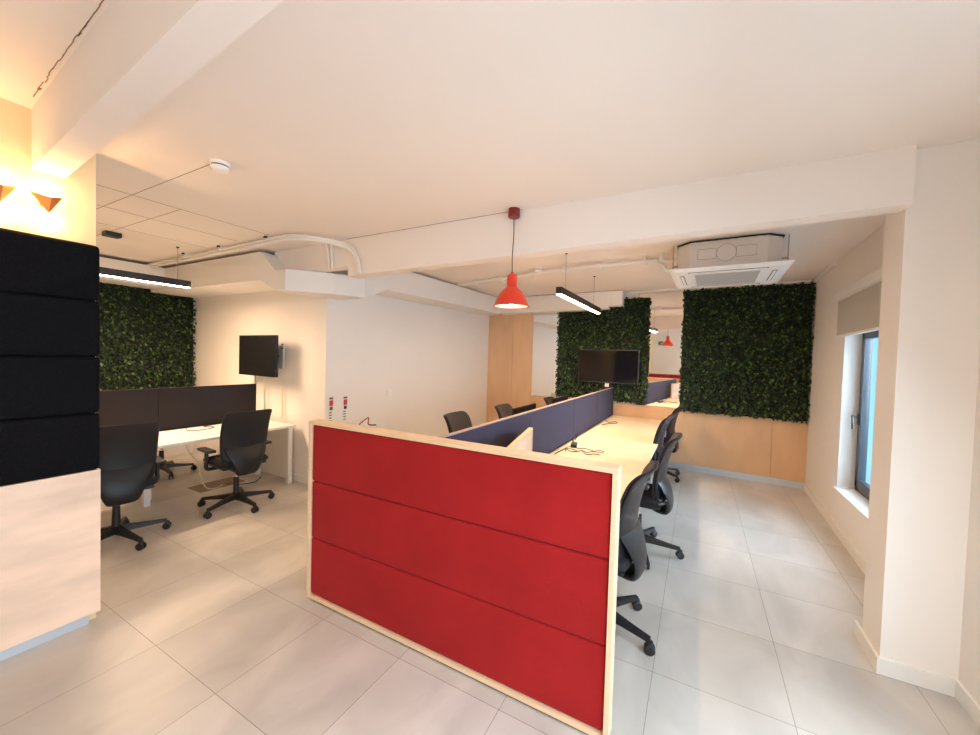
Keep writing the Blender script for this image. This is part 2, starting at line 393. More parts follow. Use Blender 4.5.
# ------------------------------------------------------------------ mirrors and foliage panels
def mirror(label, x0, x1, z0, z1):
    t = thing('wall_mirror', label, 'mirror', group='mirrors on the far wall')
    mb = MB(); bseg(x0, x1, z0, z1, .0, .014, mb); mb.build('mirror_backing', 'bezel', t)
    mb = MB(); bseg(x0 + .002, x1 - .002, z0 + .002, z1 - .002, .014, .020, mb); mb.build('mirror_glass', 'mirror', t)
mirror('tall mirror between the plywood column and the foliage behind the television', -2.69, -2.0, .905, 2.53)
mirror('narrow mirror strip between the two far foliage panels reflecting the red pendant', -.86, -.06, .905, 2.66)
def foliage(label, o, ux, nrm, W, z0, z1, dens, seed):
    """o = lower left corner on the wall, ux = unit along, nrm = out of the wall"""
    rnd = random.Random(seed)
    t = thing('green_wall_panel', label, 'green wall', o, 0, 'artificial foliage panels')
    ux = Vector(ux).normalized(); nrm = Vector(nrm).normalized(); uz = Vector((0, 0, 1))
    mb = MB(); p = [Vector((0, 0, 0)) + ux * .01, ux * (W - .01), ux * (W - .01) + nrm * .03, ux * .01 + nrm * .03]
    mb.prism([q[:2] for q in p], z0 + .01, z1 - .01); mb.build('panel_backing', 'soil', t)
    vs, fs, mi = [], [], []
    n = int(dens * W * (z1 - z0))
    for i in range(n):
        a = rnd.random() * W; zz = z0 + rnd.random() * (z1 - z0); dp = .028 + .06 * rnd.random()
        c = ux * a + uz * zz + nrm * dp
        ang = rnd.uniform(-2.4, -.6) if rnd.random() < .8 else rnd.uniform(0, 6.28)
        tip = (ux * math.cos(ang) + uz * math.sin(ang) + nrm * rnd.uniform(.1, .9)).normalized()
        side = tip.cross(nrm)
        if side.length < .1: side = ux.copy()
        side.normalize(); side = (side + nrm * rnd.uniform(-1.1, 1.1)).normalized()
        up = side.cross(tip).normalized()
        L = rnd.uniform(.032, .062); w = L * rnd.uniform(.22, .34)
        k = len(vs)
        vs += [c - tip * L * .5, c + side * w + up * .005, c + tip * L * .5, c - side * w + up * .005, c]
        fs += [(k, k + 1, k + 4), (k + 1, k + 2, k + 4), (k + 2, k + 3, k + 4), (k + 3, k, k + 4)]
        m_ = rnd.random(); q = 0 if m_ < .62 else (1 if m_ < .86 else 2); mi += [q] * 4
    me = bpy.data.meshes.new('foliage'); me.from_pydata([v[:] for v in vs], [], fs)
    for k in ('leafa', 'leafb', 'leafc'): me.materials.append(M[k])
    me.polygons.foreach_set('material_index', mi)
    ob = bpy.data.objects.new('foliage', me); C.objects.link(ob); ob.parent = t; ob['kind'] = 'stuff'
ud = Vector((1, -.0733, 0)); un = Vector((-.0733, -1, 0))
foliage('dense green foliage panel behind the far television', (-2.19, by(-2.19, .02), 0), ud, un, 1.50, .93, 2.59, 2500, 1)
foliage('dense green foliage panel in the far right corner beside the window wall', (-.235, by(-.235, .02), 0), ud, un, rx(6.3) + .235, .87, 2.655, 2500, 2)
foliage('dense green foliage panel on the far left wall behind the charcoal divider', (-6.78, 3.03, 0), (0, -1, 0), (1, 0, 0), 3.2, .95, 2.48, 2000, 3)

# ------------------------------------------------------------------ black padded panel with plywood base (left foreground)
t = thing('padded_wall_panel', 'black padded panel above a pale plywood base at the left edge', 'wall panel', (-3.0, 0, 0))
ZP = [.89, 1.215, 1.535, 1.85, 2.16]
for a, b in zip(ZP[:-1], ZP[1:]):
    mb = MB(); mb.quadbox(-.055, -2.6, a + .0005, .006, .884, b - .0005, .028, 4); mb.build('padded_cushion', 'blackfab', t, smooth=True)
mb = MB(); mb.quadbox(-.057, -2.6, .889, -.02, .868, 2.155); mb.build('backing_board', 'blackfab', t)
mb = MB(); mb.quadbox(-.055, -2.6, .062, 0, .884, .889); mb.build('plywood_base', 'plyl', t, bev=.001)
mb = MB(); mb.quadbox(-.055, -2.6, 0, -.028, .842, .062); mb.build('plinth', 'alu', t)

# wall lamps: folded metal
def sconce(y, label, z=2.345):
    t = thing('wall_lamp', label, 'wall lamp', (-3.06, y, z), 0, 'folded metal wall lamps above the black panel')
    mb = MB()
    P = {'A': (.035, -.06, .03), 'B': (.035, .055, .035), 'D': (.075, .004, .016), 'K': (.05, .0, -.065), 'A2': (.02, -.05, .014), 'B2': (.02, .045, .014)}
    v = {k: mb.bm.verts.new(p) for k, p in P.items()}
    for fc in (('A', 'D', 'K'), ('D', 'B', 'K'), ('A', 'A2', 'D'), ('D', 'B2', 'B')): mb.bm.faces.new([v[k] for k in fc])
    sh = mb.build('lamp_shade', 'orange', t, solid=.002)
    mb = MB(); mb.quadbox(0, -.022, -.03, .022, .022, .012, .003); mb.build('wall_bracket', 'orange', t)
    for dz in (.05, -.09):
        l = bpy.data.lights.new('wall_lamp_light', 'POINT'); l.energy = SC; l.color = (1, .60, .24); l.shadow_soft_size = .02
        lo = bpy.data.objects.new('wall_lamp_light', l); C.objects.link(lo); lo.location = (-3.06 + .028, y, z + dz)
SC = 2.2
sconce(.688, 'orange folded metal wall lamp beneath the end of the beam')
sconce(.530, 'orange folded metal wall lamp cut by the left edge of the photo')

# ------------------------------------------------------------------ red upholstered panel
def red_panel(y, x0, x1, label, back_ply=True):
    t = thing('upholstered_panel', label, 'partition panel', ((x0 + x1) / 2, y, 0))
    w = (x1 - x0) / 2; T = .078; Z1 = 1.158; e = .022
    mb = MB()
    mb.quadbox(-w, 0, .012, -w + e, T, Z1); mb.quadbox(w - e, 0, .012, w, T, Z1)
    mb.quadbox(-w + e, 0, Z1 - e, w - e, T, Z1); mb.quadbox(-w + e, 0, .012, w - e, T, .012 + e)
    mb.build('wooden_frame', 'plye', t, bev=.0012)
    mb = MB(); mb.quadbox(-w + e, T - .02, .034, w - e, T - .004, Z1 - e); mb.build('back_board', 'ply', t)
    hh = (Z1 - e - .036) / 3
    for k in range(3):
        mb = MB(); a = .036 + hh * k
        mb.quadbox(-w + e + .003, .010, a + .0015, w - e - .003, T - .021, a + hh - .0015, .0155, 4)
        mb.build('padded_cushion', 'redfab', t, smooth=True)
    mb = MB(); mb.quadbox(-w + .05, .01, 0, w - .05, T - .01, .012); mb.build('base_strip', 'plast', t)
    return t
red_panel(1.62, -2.178, -.270, 'red three-row upholstered panel in a birch frame at the end of the desks')
t = red_panel(-2.3, -2.95, -1.6, 'red upholstered panel behind the viewer, seen small in the mirror'); t.rotation_euler = (0, 0, math.pi)

# ------------------------------------------------------------------ desks
def desk(name, label, x0, x1, y0, y1, group, legs, z=.71, top='plytop'):
    t = thing(name, label, 'desk', ((x0 + x1) / 2, (y0 + y1) / 2, 0), 0, group)
    w = (x1 - x0) / 2; d = (y1 - y0) / 2
    mb = MB(); mb.quadbox(-w, -d, z - .025, w, d, z); mb.build('tabletop', top, t, bev=.002)
    mb = MB(); mb.quadbox(-w + .08, -d + .03, z - .065, w - .08, -d + .07, z - .025); mb.build('under_rail', 'wmetal', t)
    mb = MB(); mb.quadbox(-w + .08, d - .07, z - .065, w - .08, d - .03, z - .025); mb.build('under_rail', 'wmetal', t)
    for (lx_, ly_) in legs:
        mb = MB(); mb.quadbox(lx_ * (w - .05) - .025, ly_ * (d - .05) - .025, 0, lx_ * (w - .05) + .025, ly_ * (d - .05) + .025, z - .025)
        mb.build('leg', 'wmetal', t, bev=.002)
    return t
XL = [-1.25, -.355]
ys = [1.705, 3.25, 4.82, by(-.8, .035)]
lab = ['nearest the red panel', 'in the middle of the row', 'against the far wall']
for k in range(3):
    desk('bench_desk', 'pale birch desk %s, window side of the navy divider' % lab[k], XL[0] + .052, XL[1], ys[k], ys[k + 1] - .003 - (.02 if k == 2 else 0), 'birch desks on the window side', [(1, -1), (1, 1), (-1, -1), (-1, 1)])
    desk('bench_desk', 'pale birch desk %s, left side of the navy divider' % lab[k], -2.10, -1.232, ys[k], (ys[k + 1] if k < 2 else by(-2.1, .05)) - .003, 'birch desks left of the navy divider', [(1, -1), (1, 1), (-1, -1), (-1, 1)])
def screen(label, x, y0, y1, z0, z1, m, group, edge, rot=0):
    t = thing('desk_divider', label, 'desk divider', (x, (y0 + y1) / 2, z0), rot, group); d = (y1 - y0) / 2
    mb = MB(); mb.quadbox(-.014, -d, 0, .014, d, z1 - z0 - .006, .003); mb.build('fabric_panel', m, t)
    mb = MB(); mb.quadbox(-.016, -d, z1 - z0 - .006, .016, d, z1 - z0); mb.build('top_edge', edge, t)
    for s_ in ((-.7, .7) if m == 'navy' else (.9,)): box('support_foot', (-.014, s_ * d - .02, -z0, .014, s_ * d + .02, 0), 'wmetal', t)
    return t
dy = [1.705, 2.96, 4.23, 5.36, by(-1.2, .03)]
dl = ['first navy fabric divider, starting at the red panel', 'second navy fabric divider from the red panel', 'third navy fabric divider from the red panel', 'last navy fabric divider, against the far wall']
for k in range(4): screen(dl[k], -1.215, dy[k] + .001, dy[k + 1] - .001, .60, 1.158, 'navy', 'navy fabric dividers', 'tape')
# triangular plywood wing / board standing near the panel
t = thing('plywood_board', 'small upright birch board standing on the desk beside the navy divider', 'board', (-1.04, 2.44, .71), R(11.9))
mb = MB(); mb.quadbox(-.006, -.42, .004, .006, .27, .35); mb.build('board_face', 'plyl', t)
mb = MB(); mb.quadbox(-.016, -.42, .35, .016, .27, .362); mb.quadbox(-.016, .27, .004, .016, .28, .362); mb.quadbox(-.02, -.42, 0, .02, .28, .004); mb.build('board_edge', 'plye', t)

# left desk group
t = desk('bench_desk', 'white desk in front of the charcoal divider near the two black chairs', -4.985, -4.25, 1.40, 2.985, 'white desks at the charcoal divider', [(1, 1), (-1, 1)], top='white')
box('leg', (-.235, -.46, 0, -.185, -.41, .685), 'wmetal', t)
t = desk('bench_desk', 'white desk in front of the charcoal divider, half hidden by the padded panel', -4.985, -4.25, -.19, 1.395, 'white desks at the charcoal divider', [(1, -1), (-1, -1)], top='white')
t = desk('bench_desk', 'white desk behind the charcoal divider, nearer the television', -5.80, -5.015, 1.40, 2.985, 'white desks behind the charcoal divider', [(-1, 1), (-1, -1)], top='white')
screen('charcoal fabric divider with its end below the smaller television', -5.00, 1.92, 2.94, .60, 1.165, 'char', 'charcoal fabric dividers', 'char')
screen('charcoal fabric divider partly hidden by the black padded panel', -5.00, .35, 1.917, .60, 1.165, 'char', 'charcoal fabric dividers', 'char')

# ------------------------------------------------------------------ task chairs
def make_chair():
    root = thing('office_chair', 'office chair', 'office chair')
    # seat cushion
    mb = MB()
    rings = []
    prof = [(-.21, .055), (-.19, .078), (-.1, .080), (.05, .078), (.17, .074), (.225, .060), (.245, .035)]
    for (y, h) in prof:
        wd = .235 - (.02 if y > .2 else 0) - (.03 if y < -.19 else 0)
        zc = .455
        rings.append([(-wd, y, zc + .02), (-wd + .012, y, zc + h * .8), (-wd * .6, y, zc + h - .008), (0, y, zc + h - .014), (wd * .6, y, zc + h - .008), (wd - .012, y, zc + h * .8), (wd, y, zc + .02), (wd - .03, y, zc), (-wd + .03, y, zc)])
    mb.loft(rings); mb.build('seat', 'seatf', root, smooth=True, sub=1)
    mb = MB(); mb.quadbox(-.2, -.19, .435, .2, .19, .462, .01); mb.quadbox(-.085, -.15, .385, .085, .13, .437, .015)
    mb.build('seat_mechanism', 'plast', root)
    # backrest: curved panel with rounded, back-rolled top
    def back_pt(u_, v, off):
        z = .47 + .535 * v
        w = .205 + .03 * math.sin(min(1, v * 1.25) * math.pi / 2) - .012 * v
        if v < .12: w *= .80 + .2 * (v / .12)
        if v > .93: w *= 1 - .07 * ((v - .93) / .07) ** 2
        y = -.200 + .035 * math.sin(v * math.pi * .9) - .085 * v ** 1.6 - (.028 * max(0, (v - .88) / .12) ** 2)
        y += .045 * u_ * u_ * (1 - .35 * v)
        return Vector((u_ * w, y + off, z))
    nu, nv = 11, 15
    def sheet(off):
        return [[back_pt(-1 + 2 * i / (nu - 1), j / (nv - 1), off) for i in range(nu)] for j in range(nv)]
    def closed(offa, offb, shrink=1):
        mb = MB(); A = sheet(offa); B = sheet(offb)
        va = [[mb.bm.verts.new((p.x * shrink, p.y, p.z)) for p in r_] for r_ in A]; vb = [[mb.bm.verts.new((p.x * shrink, p.y, p.z)) for p in r_] for r_ in B]
        for j in range(nv - 1):
            for i in range(nu - 1):
                mb.bm.faces.new((va[j][i], va[j][i + 1], va[j + 1][i + 1], va[j + 1][i])); mb.bm.faces.new((vb[j][i], vb[j + 1][i], vb[j + 1][i + 1], vb[j][i + 1]))
        for j in range(nv - 1):
            mb.bm.faces.new((va[j][0], va[j + 1][0], vb[j + 1][0], vb[j][0])); mb.bm.faces.new((va[j][-1], vb[j][-1], vb[j + 1][-1], va[j + 1][-1]))
        for i in range(nu - 1):
            mb.bm.faces.new((va[0][i], vb[0][i], vb[0][i + 1], va[0][i + 1])); mb.bm.faces.new((va[-1][i], va[-1][i + 1], vb[-1][i + 1], vb[-1][i]))
        return mb
    b = closed(-.014, .004)
    for f_ in b.bm.faces:
        if f_.calc_center_median().z > .94: f_.material_index = 1
    br_ = b.build('backrest', ['shell', 'browng'], root, smooth=True, sub=1)
    c = closed(.005, .026, .965); c.build('back_cushion', 'browng', br_, smooth=True, sub=1)
    # tail: a plate leaving the back at mid height, tapering and curling forward below the seat
    mb = MB(); rings = []
    for (y, z, w, th) in ((-.192, .68, .214, .007), (-.215, .62, .200, .008), (-.240, .56, .170, .010), (-.255, .49, .142, .012), (-.255, .43, .120, .014), (-.230, .39, .105, .016), (-.21, .375, .09, .017), (-.10, .385, .08, .018)):
        k_ = 1 if z > .45 else 0; e_ = .040 * (w / .21) ** 2
        rings.append([(-w, y - th * .3 + e_, z - th * (1 - k_)), (-w * .5, y - th + e_ * .25, z - th), (w * .5, y - th + e_ * .25, z - th), (w, y - th * .3 + e_, z - th * (1 - k_)), (w, y + th + e_, z + th), (w * .5, y + th + e_ * .25, z + th), (-w * .5, y + th + e_ * .25, z + th), (-w, y + th + e_, z + th)])
    mb.loft(rings); mb.build('back_support', 'shell', root, smooth=True, sub=1)
    for s_ in (-1, 1):
        mb = MB(); mb.tube([(s_ * .08, .02, .43), (s_ * .20, .02, .425), (s_ * .258, .02, .44), (s_ * .262, .015, .52), (s_ * .262, .01, .61)], .017, flat=1.3)
        ar = mb.build('armrest', 'plast', root, smooth=True)
        mb = MB(); mb.quadbox(s_ * .262 - .038, -.11, .605, s_ * .262 + .038, .13, .632, .012, 3); mb.build('arm_pad', 'plast', ar, smooth=True)
    mb = MB(); mb.lathe([(.0, .385), (.014, .385), (.014, .26), (.0, .26)], n=16); mb.build('gas_piston', 'chrome', root, smooth=False)
    mb = MB(); mb.lathe([(0, .30), (.024, .30), (.027, .20), (.030, .075), (.0, .075)], n=20)
    mb.build('gas_lift', 'plast', root)
    mb = MB()
    for k in range(5):
        a = R(90 + 72 * k); d = Vector((math.cos(a), math.sin(a), 0)); n = Vector((-d.y, d.x, 0))
        rings = []
        for (q, w, zl, zh) in ((.015, .032, .075, .135), (.10, .026, .078, .122), (.22, .020, .072, .104), (.325, .016, .066, .092)):
            c_ = d * q; rings.append([(c_ + n * w + Vector((0, 0, zl)))[:], (c_ + n * w * .8 + Vector((0, 0, zh)))[:], (c_ - n * w * .8 + Vector((0, 0, zh)))[:], (c_ - n * w + Vector((0, 0, zl)))[:]])
        mb.loft(rings)
    mb.build('star_base', 'plast', root, bev=.003)
    for k in range(5):
        a = R(90 + 72 * k); d = Vector((math.cos(a), math.sin(a), 0)); n = Vector((-d.y, d.x, 0))
        mb = MB(); c_ = d * .325
        cs = random.Random(k).uniform(-.6, .6); n2 = Matrix.Rotation(cs, 3, 'Z') @ n
        for s_ in (-1, 1):
            rings = []
            for (w, rr) in ((.006, .02), (.008, .029), (.020, .029), (.023, .022)):
                ct = c_ + n2 * (w * s_) + Vector((0, 0, .0295)); e1 = n2.cross(Vector((0, 0, 1)))
                rings.append([(ct + e1 * rr * math.cos(2 * math.pi * q / 14) + Vector((0, 0, rr * math.sin(2 * math.pi * q / 14))))[:] for q in range(14)])
            mb.loft(rings)
        mb.lathe([(0, .07), (.017, .07), (.02, .048), (.012, .035), (0, .035)], c=(c_.x, c_.y, 0), n=12)
        mb.build('castor', 'plast', root)
    return root
chair0 = make_chair(); used = [0]
def place_chair(x, y, face, label, group, spoke=None):
    """face = direction the sitter looks, degrees from +X"""
    o = chair0 if not used[0] else copy_tree(chair0); used[0] = 1
    o.location = (x, y, 0); o.rotation_euler = (0, 0, R(face - 90)); o['label'] = label; o['group'] = group
    if spoke is not None:
        for ch in o.children:
            if ch.name.startswith(('star_base', 'castor')): ch.rotation_euler = (0, 0, R(spoke - face))
gR = 'office chairs on the window side of the desks'
place_chair(-.485, 2.36, 175, 'dark grey office chair directly behind the red panel, window side', gR, -18.6)
place_chair(-.40, 3.48, 177, 'second dark grey office chair from the red panel, window side', gR, 1)
place_chair(-.52, 4.72, 176, 'third dark grey office chair from the red panel, window side', gR, 40)
place_chair(-.46, 5.86, 176, 'farthest dark grey office chair near the far wall, window side', gR, -34)
gL = 'office chairs left of the navy divider'
place_chair(-1.95, 3.37, 3, 'black office chair left of the navy divider, nearest the red panel', gL)
place_chair(-1.87, 4.31, 3, 'black office chair left of the navy divider in front of the plywood corner', gL)
place_chair(-1.72, 5.58, 3, 'black office chair left of the navy divider, closest to the far wall', gL)
gW = 'office chairs at the white desk'
place_chair(-4.11, 2.23, 176, 'black office chair at the white desk below the smaller television', gW, 0)
place_chair(-4.13, 1.31, 172, 'black office chair half hidden by the black padded panel', gW, 8)
place_chair(-5.90, 2.30, 10, 'black office chair behind the charcoal divider, glimpsed under the white desk', gW, 67)

# ------------------------------------------------------------------ televisions and monitors
def tv(label, loc, rz, w, h, m, group, logo=False):
    t = thing('television', label, 'television', loc, rz, group)
    mb = MB(); mb.quadbox(-w / 2, -.018, -h / 2, w / 2, .018, h / 2, .004); mb.quadbox(-w * .35, .018, -h * .38, w * .35, .045, h * .1, .006); mb.build('casing', 'bezel' if m == 'screen' else 'matblk', t)
    mb = MB(); mb.quadbox(-w / 2 + .012, -.0195, -h / 2 + .018, w / 2 - .012, -.0178, h / 2 - .012); mb.build('screen', m, t)
    return t
t = tv('wide glossy television mounted on the far foliage panel', (-1.29, by(-1.29, .155), 1.495), TH, .965, .535, 'screen', 'wall televisions')
mb = MB(); mb.quadbox(-.1, .045, -.12, .1, .065, .12); mb.quadbox(-.03, .04, -.03, .03, .135, .03); mb.build('wall_mount', 'plast', t)
mb = MB(); mb.quadbox(-.03, .0, -.33, .03, .02, -.272); mb.build('sensor_box', 'trimw', t)
t = tv('smaller square-looking television on the cream wall to the left', (-4.795, 2.84, 1.53), R(-3), .83, .50, 'matblk', 'wall televisions')
mb = MB(); mb.quadbox(.18, .12, -.15, .33, .15, .13, .004); mb.build('wall_mount', 'grille', t)
mb = MB(); mb.tube([(0, .04, 0), (.15, .09, 0), (.25, .12, 0)], .014, smooth=0); mb.build('mount_arm', 'plast', t)
for z_ in (.09, .14): box('mount_slot', (.30, .116, z_, .345, .121, z_ + .012), 'plast', t)
mb = MB(); mb.tube([(-.13, .03, -.24), (-.13, .05, -.35), (-.14, .05, -.8)], .004); mb.build('power_cable', 'wire', t)
box('cable_cover', (.215, .185, -.78, .225, .19, -.40), 'ply', t)
def monitor(y, label):
    t = thing('computer_monitor', label, 'monitor', (-1.50, y, .71), R(90), 'monitors left of the navy divider')
    # local -y is the screen side (faces the chairs, world +... rotated)
    mb = MB(); mb.quadbox(-.275, -.012, .09, .275, .012, .412, .004); mb.build('casing', 'matblk', t)
    mb = MB(); mb.quadbox(-.262, .0115, .105, .262, .0135, .40); mb.build('screen', 'screen', t)
    mb = MB(); mb.quadbox(-.03, -.035, .0, .03, -.015, .25, .004); mb.quadbox(-.11, -.10, 0, .11, .09, .012, .004); mb.build('stand', 'plast', t)
    mb = MB(); mb.lathe([(0, -.0125), (.014, -.0125), (.014, -.0145), (0, -.0145)], c=(.0, 0, .345), axis='Y', n=16); mb.build('logo', 'trimw', t)
monitor(3.53, 'black computer monitor seen over the navy divider against the plywood corner')
monitor(4.66, 'black computer monitor seen over the navy divider below the far mirror and foliage')

# ------------------------------------------------------------------ hanging lamps
def linear(x, ya, yb, z, susp, label, rot=0, k=1, up=0):
    t = thing('linear_pendant', label, 'pendant lamp', (x, (ya + yb) / 2, z + up), rot, 'linear black pendant lamps'); d = (yb - ya) / 2
    mb = MB(); mb.quadbox(-.03, -d, .008, .03, d, .078, .002); mb.build('lamp_body', 'bmetal', t)
    mb = MB(); mb.quadbox(-.026, -d + .006, 0, .026, d - .006, .0085); mb.build('diffuser', 'led', t)
    for s_ in susp:
        mb = MB(); mb.tube([(0, s_ - (ya + yb) / 2, .07), (0, s_ - (ya + yb) / 2, CZ - z)], .0022, n=5, smooth=0); mb.build('suspension_wire', 'gwire', t)
        mb = MB(); mb.lathe([(0, CZ - z), (.014, CZ - z), (.014, CZ - z - .012), (0, CZ - z - .012)], c=(0, s_ - (ya + yb) / 2, 0), n=12); mb.build('ceiling_fixing', 'bmetal', t)
    l = bpy.data.lights.new('linear_lamp_light', 'AREA'); l.shape = 'RECTANGLE'; l.size = .05; l.size_y = 2 * d; l.energy = LE * k; l.color = (1, .70, .44)
    lo = bpy.data.objects.new('linear_lamp_light', l); C.objects.link(lo); lo.location = (x, (ya + yb) / 2, z + up - .006)
    return t
LE = 42
linear(-1.255, 3.72, 5.46, 2.236, (3.93, 5.16), 'black linear lamp hanging over the navy divider')
t = linear(-5.06, .40, 2.225, 2.268, (.70, 2.11), 'black linear lamp hanging over the charcoal divider at left', k=1.7)
mb = MB(); mb.quadbox(-.05, .20, CZ - 2.268 - .045, .05, .32, CZ - 2.268 - .002, .004); mb.build('ceiling_canopy', 'bmetal', t)
linear(.3, -2.4, -.6, 2.245, (-2.1, -.9), 'added black linear lamp behind the viewer, fill for the near ceiling', k=.9, up=.1)  # invented lamp out of view, adds warm fill to the foreground


t = thing('pendant_lamp', 'red dome pendant lamp hanging on a cord before the ceiling beam', 'pendant lamp', (-1.25, 2.625, 0))
mb = MB(); mb.lathe([(0, 2.70), (.042, 2.70), (.044, 2.645), (.040, 2.636), (0, 2.634)], n=28); mb.build('ceiling_rose', 'darkred', t, smooth=False)
mb = MB(); mb.tube([(0, 0, 2.64), (.003, 0, 2.5), (-.004, 0, 2.35), (0, 0, 2.22)], .0035, n=6); mb.build('cord', 'wire', t)
mb = MB(); mb.lathe([(.010, 2.235), (.012, 2.215), (.033, 2.212), (.037, 2.20), (.038, 2.125), (.052, 2.112), (.080, 2.085), (.104, 2.05), (.120, 2.015), (.127, 1.988), (.140, 1.981), (.140, 1.976),
    (.124, 1.979), (.115, 2.015), (.098, 2.05), (.075, 2.08), (.047, 2.105), (.02, 2.112), (0, 2.113)], n=40)
sh = mb.build('lamp_shade', ['redlac', 'inner'], t, smooth=True)
for p in sh.data.polygons:
    if p.index >= 40 * 12: p.material_index = 1
mb = MB(); mb.lathe([(0, 2.095), (.018, 2.09), (.03, 2.055), (.036, 2.03), (.03, 2.005), (.015, 1.992), (0, 1.99)], n=20); mb.build('bulb', 'bulb', t, smooth=True)
l = bpy.data.lights.new('pendant_light', 'SPOT'); l.energy = 22; l.color = (1, .72, .42); l.spot_size = R(140); l.spot_blend = .5; l.shadow_soft_size = .05
lo = bpy.data.objects.new('pendant_light', l); C.objects.link(lo); lo.location = (-1.25, 2.625, 1.98)

# ------------------------------------------------------------------ ceiling equipment
def smoke(x, y, label):
    t = thing('smoke_detector', label, 'smoke detector', (x, y, CZ), 0, 'ceiling smoke detectors')
    mb = MB(); mb.lathe([(0, 0), (.052, 0), (.052, -.014), (.048, -.018), (.0, -.018)], n=28); mb.build('mounting_base', 'acw', t)
    mb = MB(); mb.lathe([(0, -.018), (.044, -.018), (.044, -.026), (0, -.026)], n=28); mb.build('sensor_slot', 'dgrille', t)
    mb = MB(); mb.lathe([(0, -.026), (.048, -.026), (.047, -.038), (.035, -.048), (0, -.050)], n=28); mb.build('detector_head', 'acw', t)
smoke(-2.54, 1.268, 'white smoke detector on the ceiling at the upper left')
smoke(-1.777, 4.458, 'white smoke detector beyond the ceiling beam near the pipes')

t = thing('air_conditioner', 'white cassette air conditioner hung from the ceiling near the right wall', 'air conditioner', (.195, 4.33, 2.41), R(-1.7))
mb = MB()
mb.prism([(-.29, -.36), (.29, -.36), (.40, -.25), (.40, .27), (.29, .38), (-.29, .38), (-.40, .27), (-.40, -.25)], .02, .275)
mb.build('casing', 'acg', t, bev=.003)
mb = MB(); mb.prism([(-.30, -.37), (.30, -.37), (.41, -.26), (.41, .28), (.30, .39), (-.30, .39), (-.41, .28), (-.41, -.26)], .275, .284); mb.build('top_flange', 'bmetal', t)
mb = MB()
rings = []
for (w, z) in ((.395, .0), (.452, .012), (.452, .022)): rings.append([(-w, -w * 1.1, z), (w, -w * 1.1, z), (w, w * 1.1, z), (-w, w * 1.1, z)])
mb.loft(rings); mb.build('front_panel', 'acw', t, bev=.004)
mb = MB(); mb.quadbox(-.25, -.27, -.006, .25, .27, .001)
g = mb.build('intake_grille', 'grille', t)
mb = MB()
for k in range(17): mb.quadbox(-.245, -.26 + k * .0325, -.010, .245, -.254 + k * .0325, -.005)
mb.build('grille_bars', 'grille', g)
for (b) in ((-.30, -.385, .30, -.35), (-.30, .35, .30, .385), (-.375, -.24, -.34, .24), (.34, -.24, .375, .24)):
    mb = MB(); mb.quadbox(b[0], b[1], -.002, b[2], b[3], .006); lv = mb.build('air_louvre', 'dgrille', t)
    x0, y0, x1, y1 = b
    mb = MB()
    if x1 - x0 > y1 - y0: mb.quadbox(x0 + .01, y0 + .006, -.006, x1 - .01, y1 - .010, -.001)
    else: mb.quadbox(x0 + .006, y0 + .01, -.006, x1 - .006, y1 - .01, -.001)
    mb.build('louvre_blade', 'acw', lv)
mb = MB()
def ring_line(cx, cz, r_, n=28, a0=0, a1=2 * math.pi): mb.tube([(cx + r_ * math.cos(a0 + (a1 - a0) * k / n), -.362, cz + r_ * math.sin(a0 + (a1 - a0) * k / n)) for k in range(n + 1)], .0015, n=4, smooth=0)
ring_line(-.01, .16, .075)
for (xa, xb) in ((-.23, -.085), (.065, .21)): mb.tube([(xa, -.362, .115), (xa, -.362, .205), (xb, -.362, .205), (xb, -.362, .115), (xa, -.362, .115)], .0015, n=4, smooth=0)
mb.build('knockout_outline', 'gwire', t)
for (x, y) in ((-.44, -.25), (.44, -.25), (-.44, .27), (.44, .27)):
    mb = MB(); mb.tube([(x, y, .06), (x, y, .29)], .005, n=6, smooth=0); mb.quadbox(min(x, x * .9), y - .02, .09, max(x, x * .9), y + .02, .096); mb.build('hanger_rod', 'gwire', t)
mb = MB(); mb.tube([(-.40, -.05, .20), (-.50, -.05, .20), (-.56, -.05, .22), (-.56, -.05, .29)], .022); mb.tube([(-.40, .05, .13), (-.52, .05, .13), (-.55, .05, .18), (-.62, .05, .22)], .018); mb.build('pipe_elbow', 'trimw', t, smooth=True)

t = thing('ceiling_pipes', 'pair of thin white pipes running under the ceiling to the air conditioner', 'pipes', (0, 0, 0))
mb = MB(); mb.tube([(-3.2, 4.86, 2.66), (-2.79, 4.78, 2.655), (-1.5, 4.46, 2.655), (-.42, 4.36, 2.645)], .020, smooth=5); mb.build('pipe', 'trimw', t, smooth=True)
mb = MB(); mb.tube([(-3.2, 4.98, 2.67), (-2.79, 4.90, 2.672), (-1.5, 4.58, 2.672), (-.45, 4.48, 2.66)], .012, smooth=5); mb.build('pipe', 'trimw', t, smooth=True)
for k in range(6):
    x = -2.9 + k * .47; y = 4.81 - (x + 2.9) * .19
    box('pipe_clip', (x, y - .03, 2.632, x + .02, y + .14, 2.70), 'trimw', t)
t = thing('cable_conduit', 'bundled white conduit curving along the ceiling and down behind the beam end', 'conduit', (0, 0, 0))
path = [(-6.7, 2.36, 2.665), (-5.9, 2.36, 2.665), (-4.6, 2.33, 2.665), (-3.75, 2.31, 2.665), (-3.42, 2.31, 2.665), (-3.22, 2.42, 2.66), (-3.06, 2.58, 2.64), (-2.96, 2.63, 2.585), (-2.90, 2.645, 2.49), (-2.87, 2.65, 2.37)]
path = [(p[0], p[1], p[2] - .012) for p in path]
mb = MB(); mb.tube(path, .020, smooth=5); mb.build('conduit_run', 'duct', t, smooth=True)
mb = MB(); mb.tube([(p[0] + .03, p[1] - .04 if i < 6 else p[1] - .015, p[2] + .012) for i, p in enumerate(path)], .010, smooth=5); mb.build('conduit_run', 'duct', t, smooth=True)
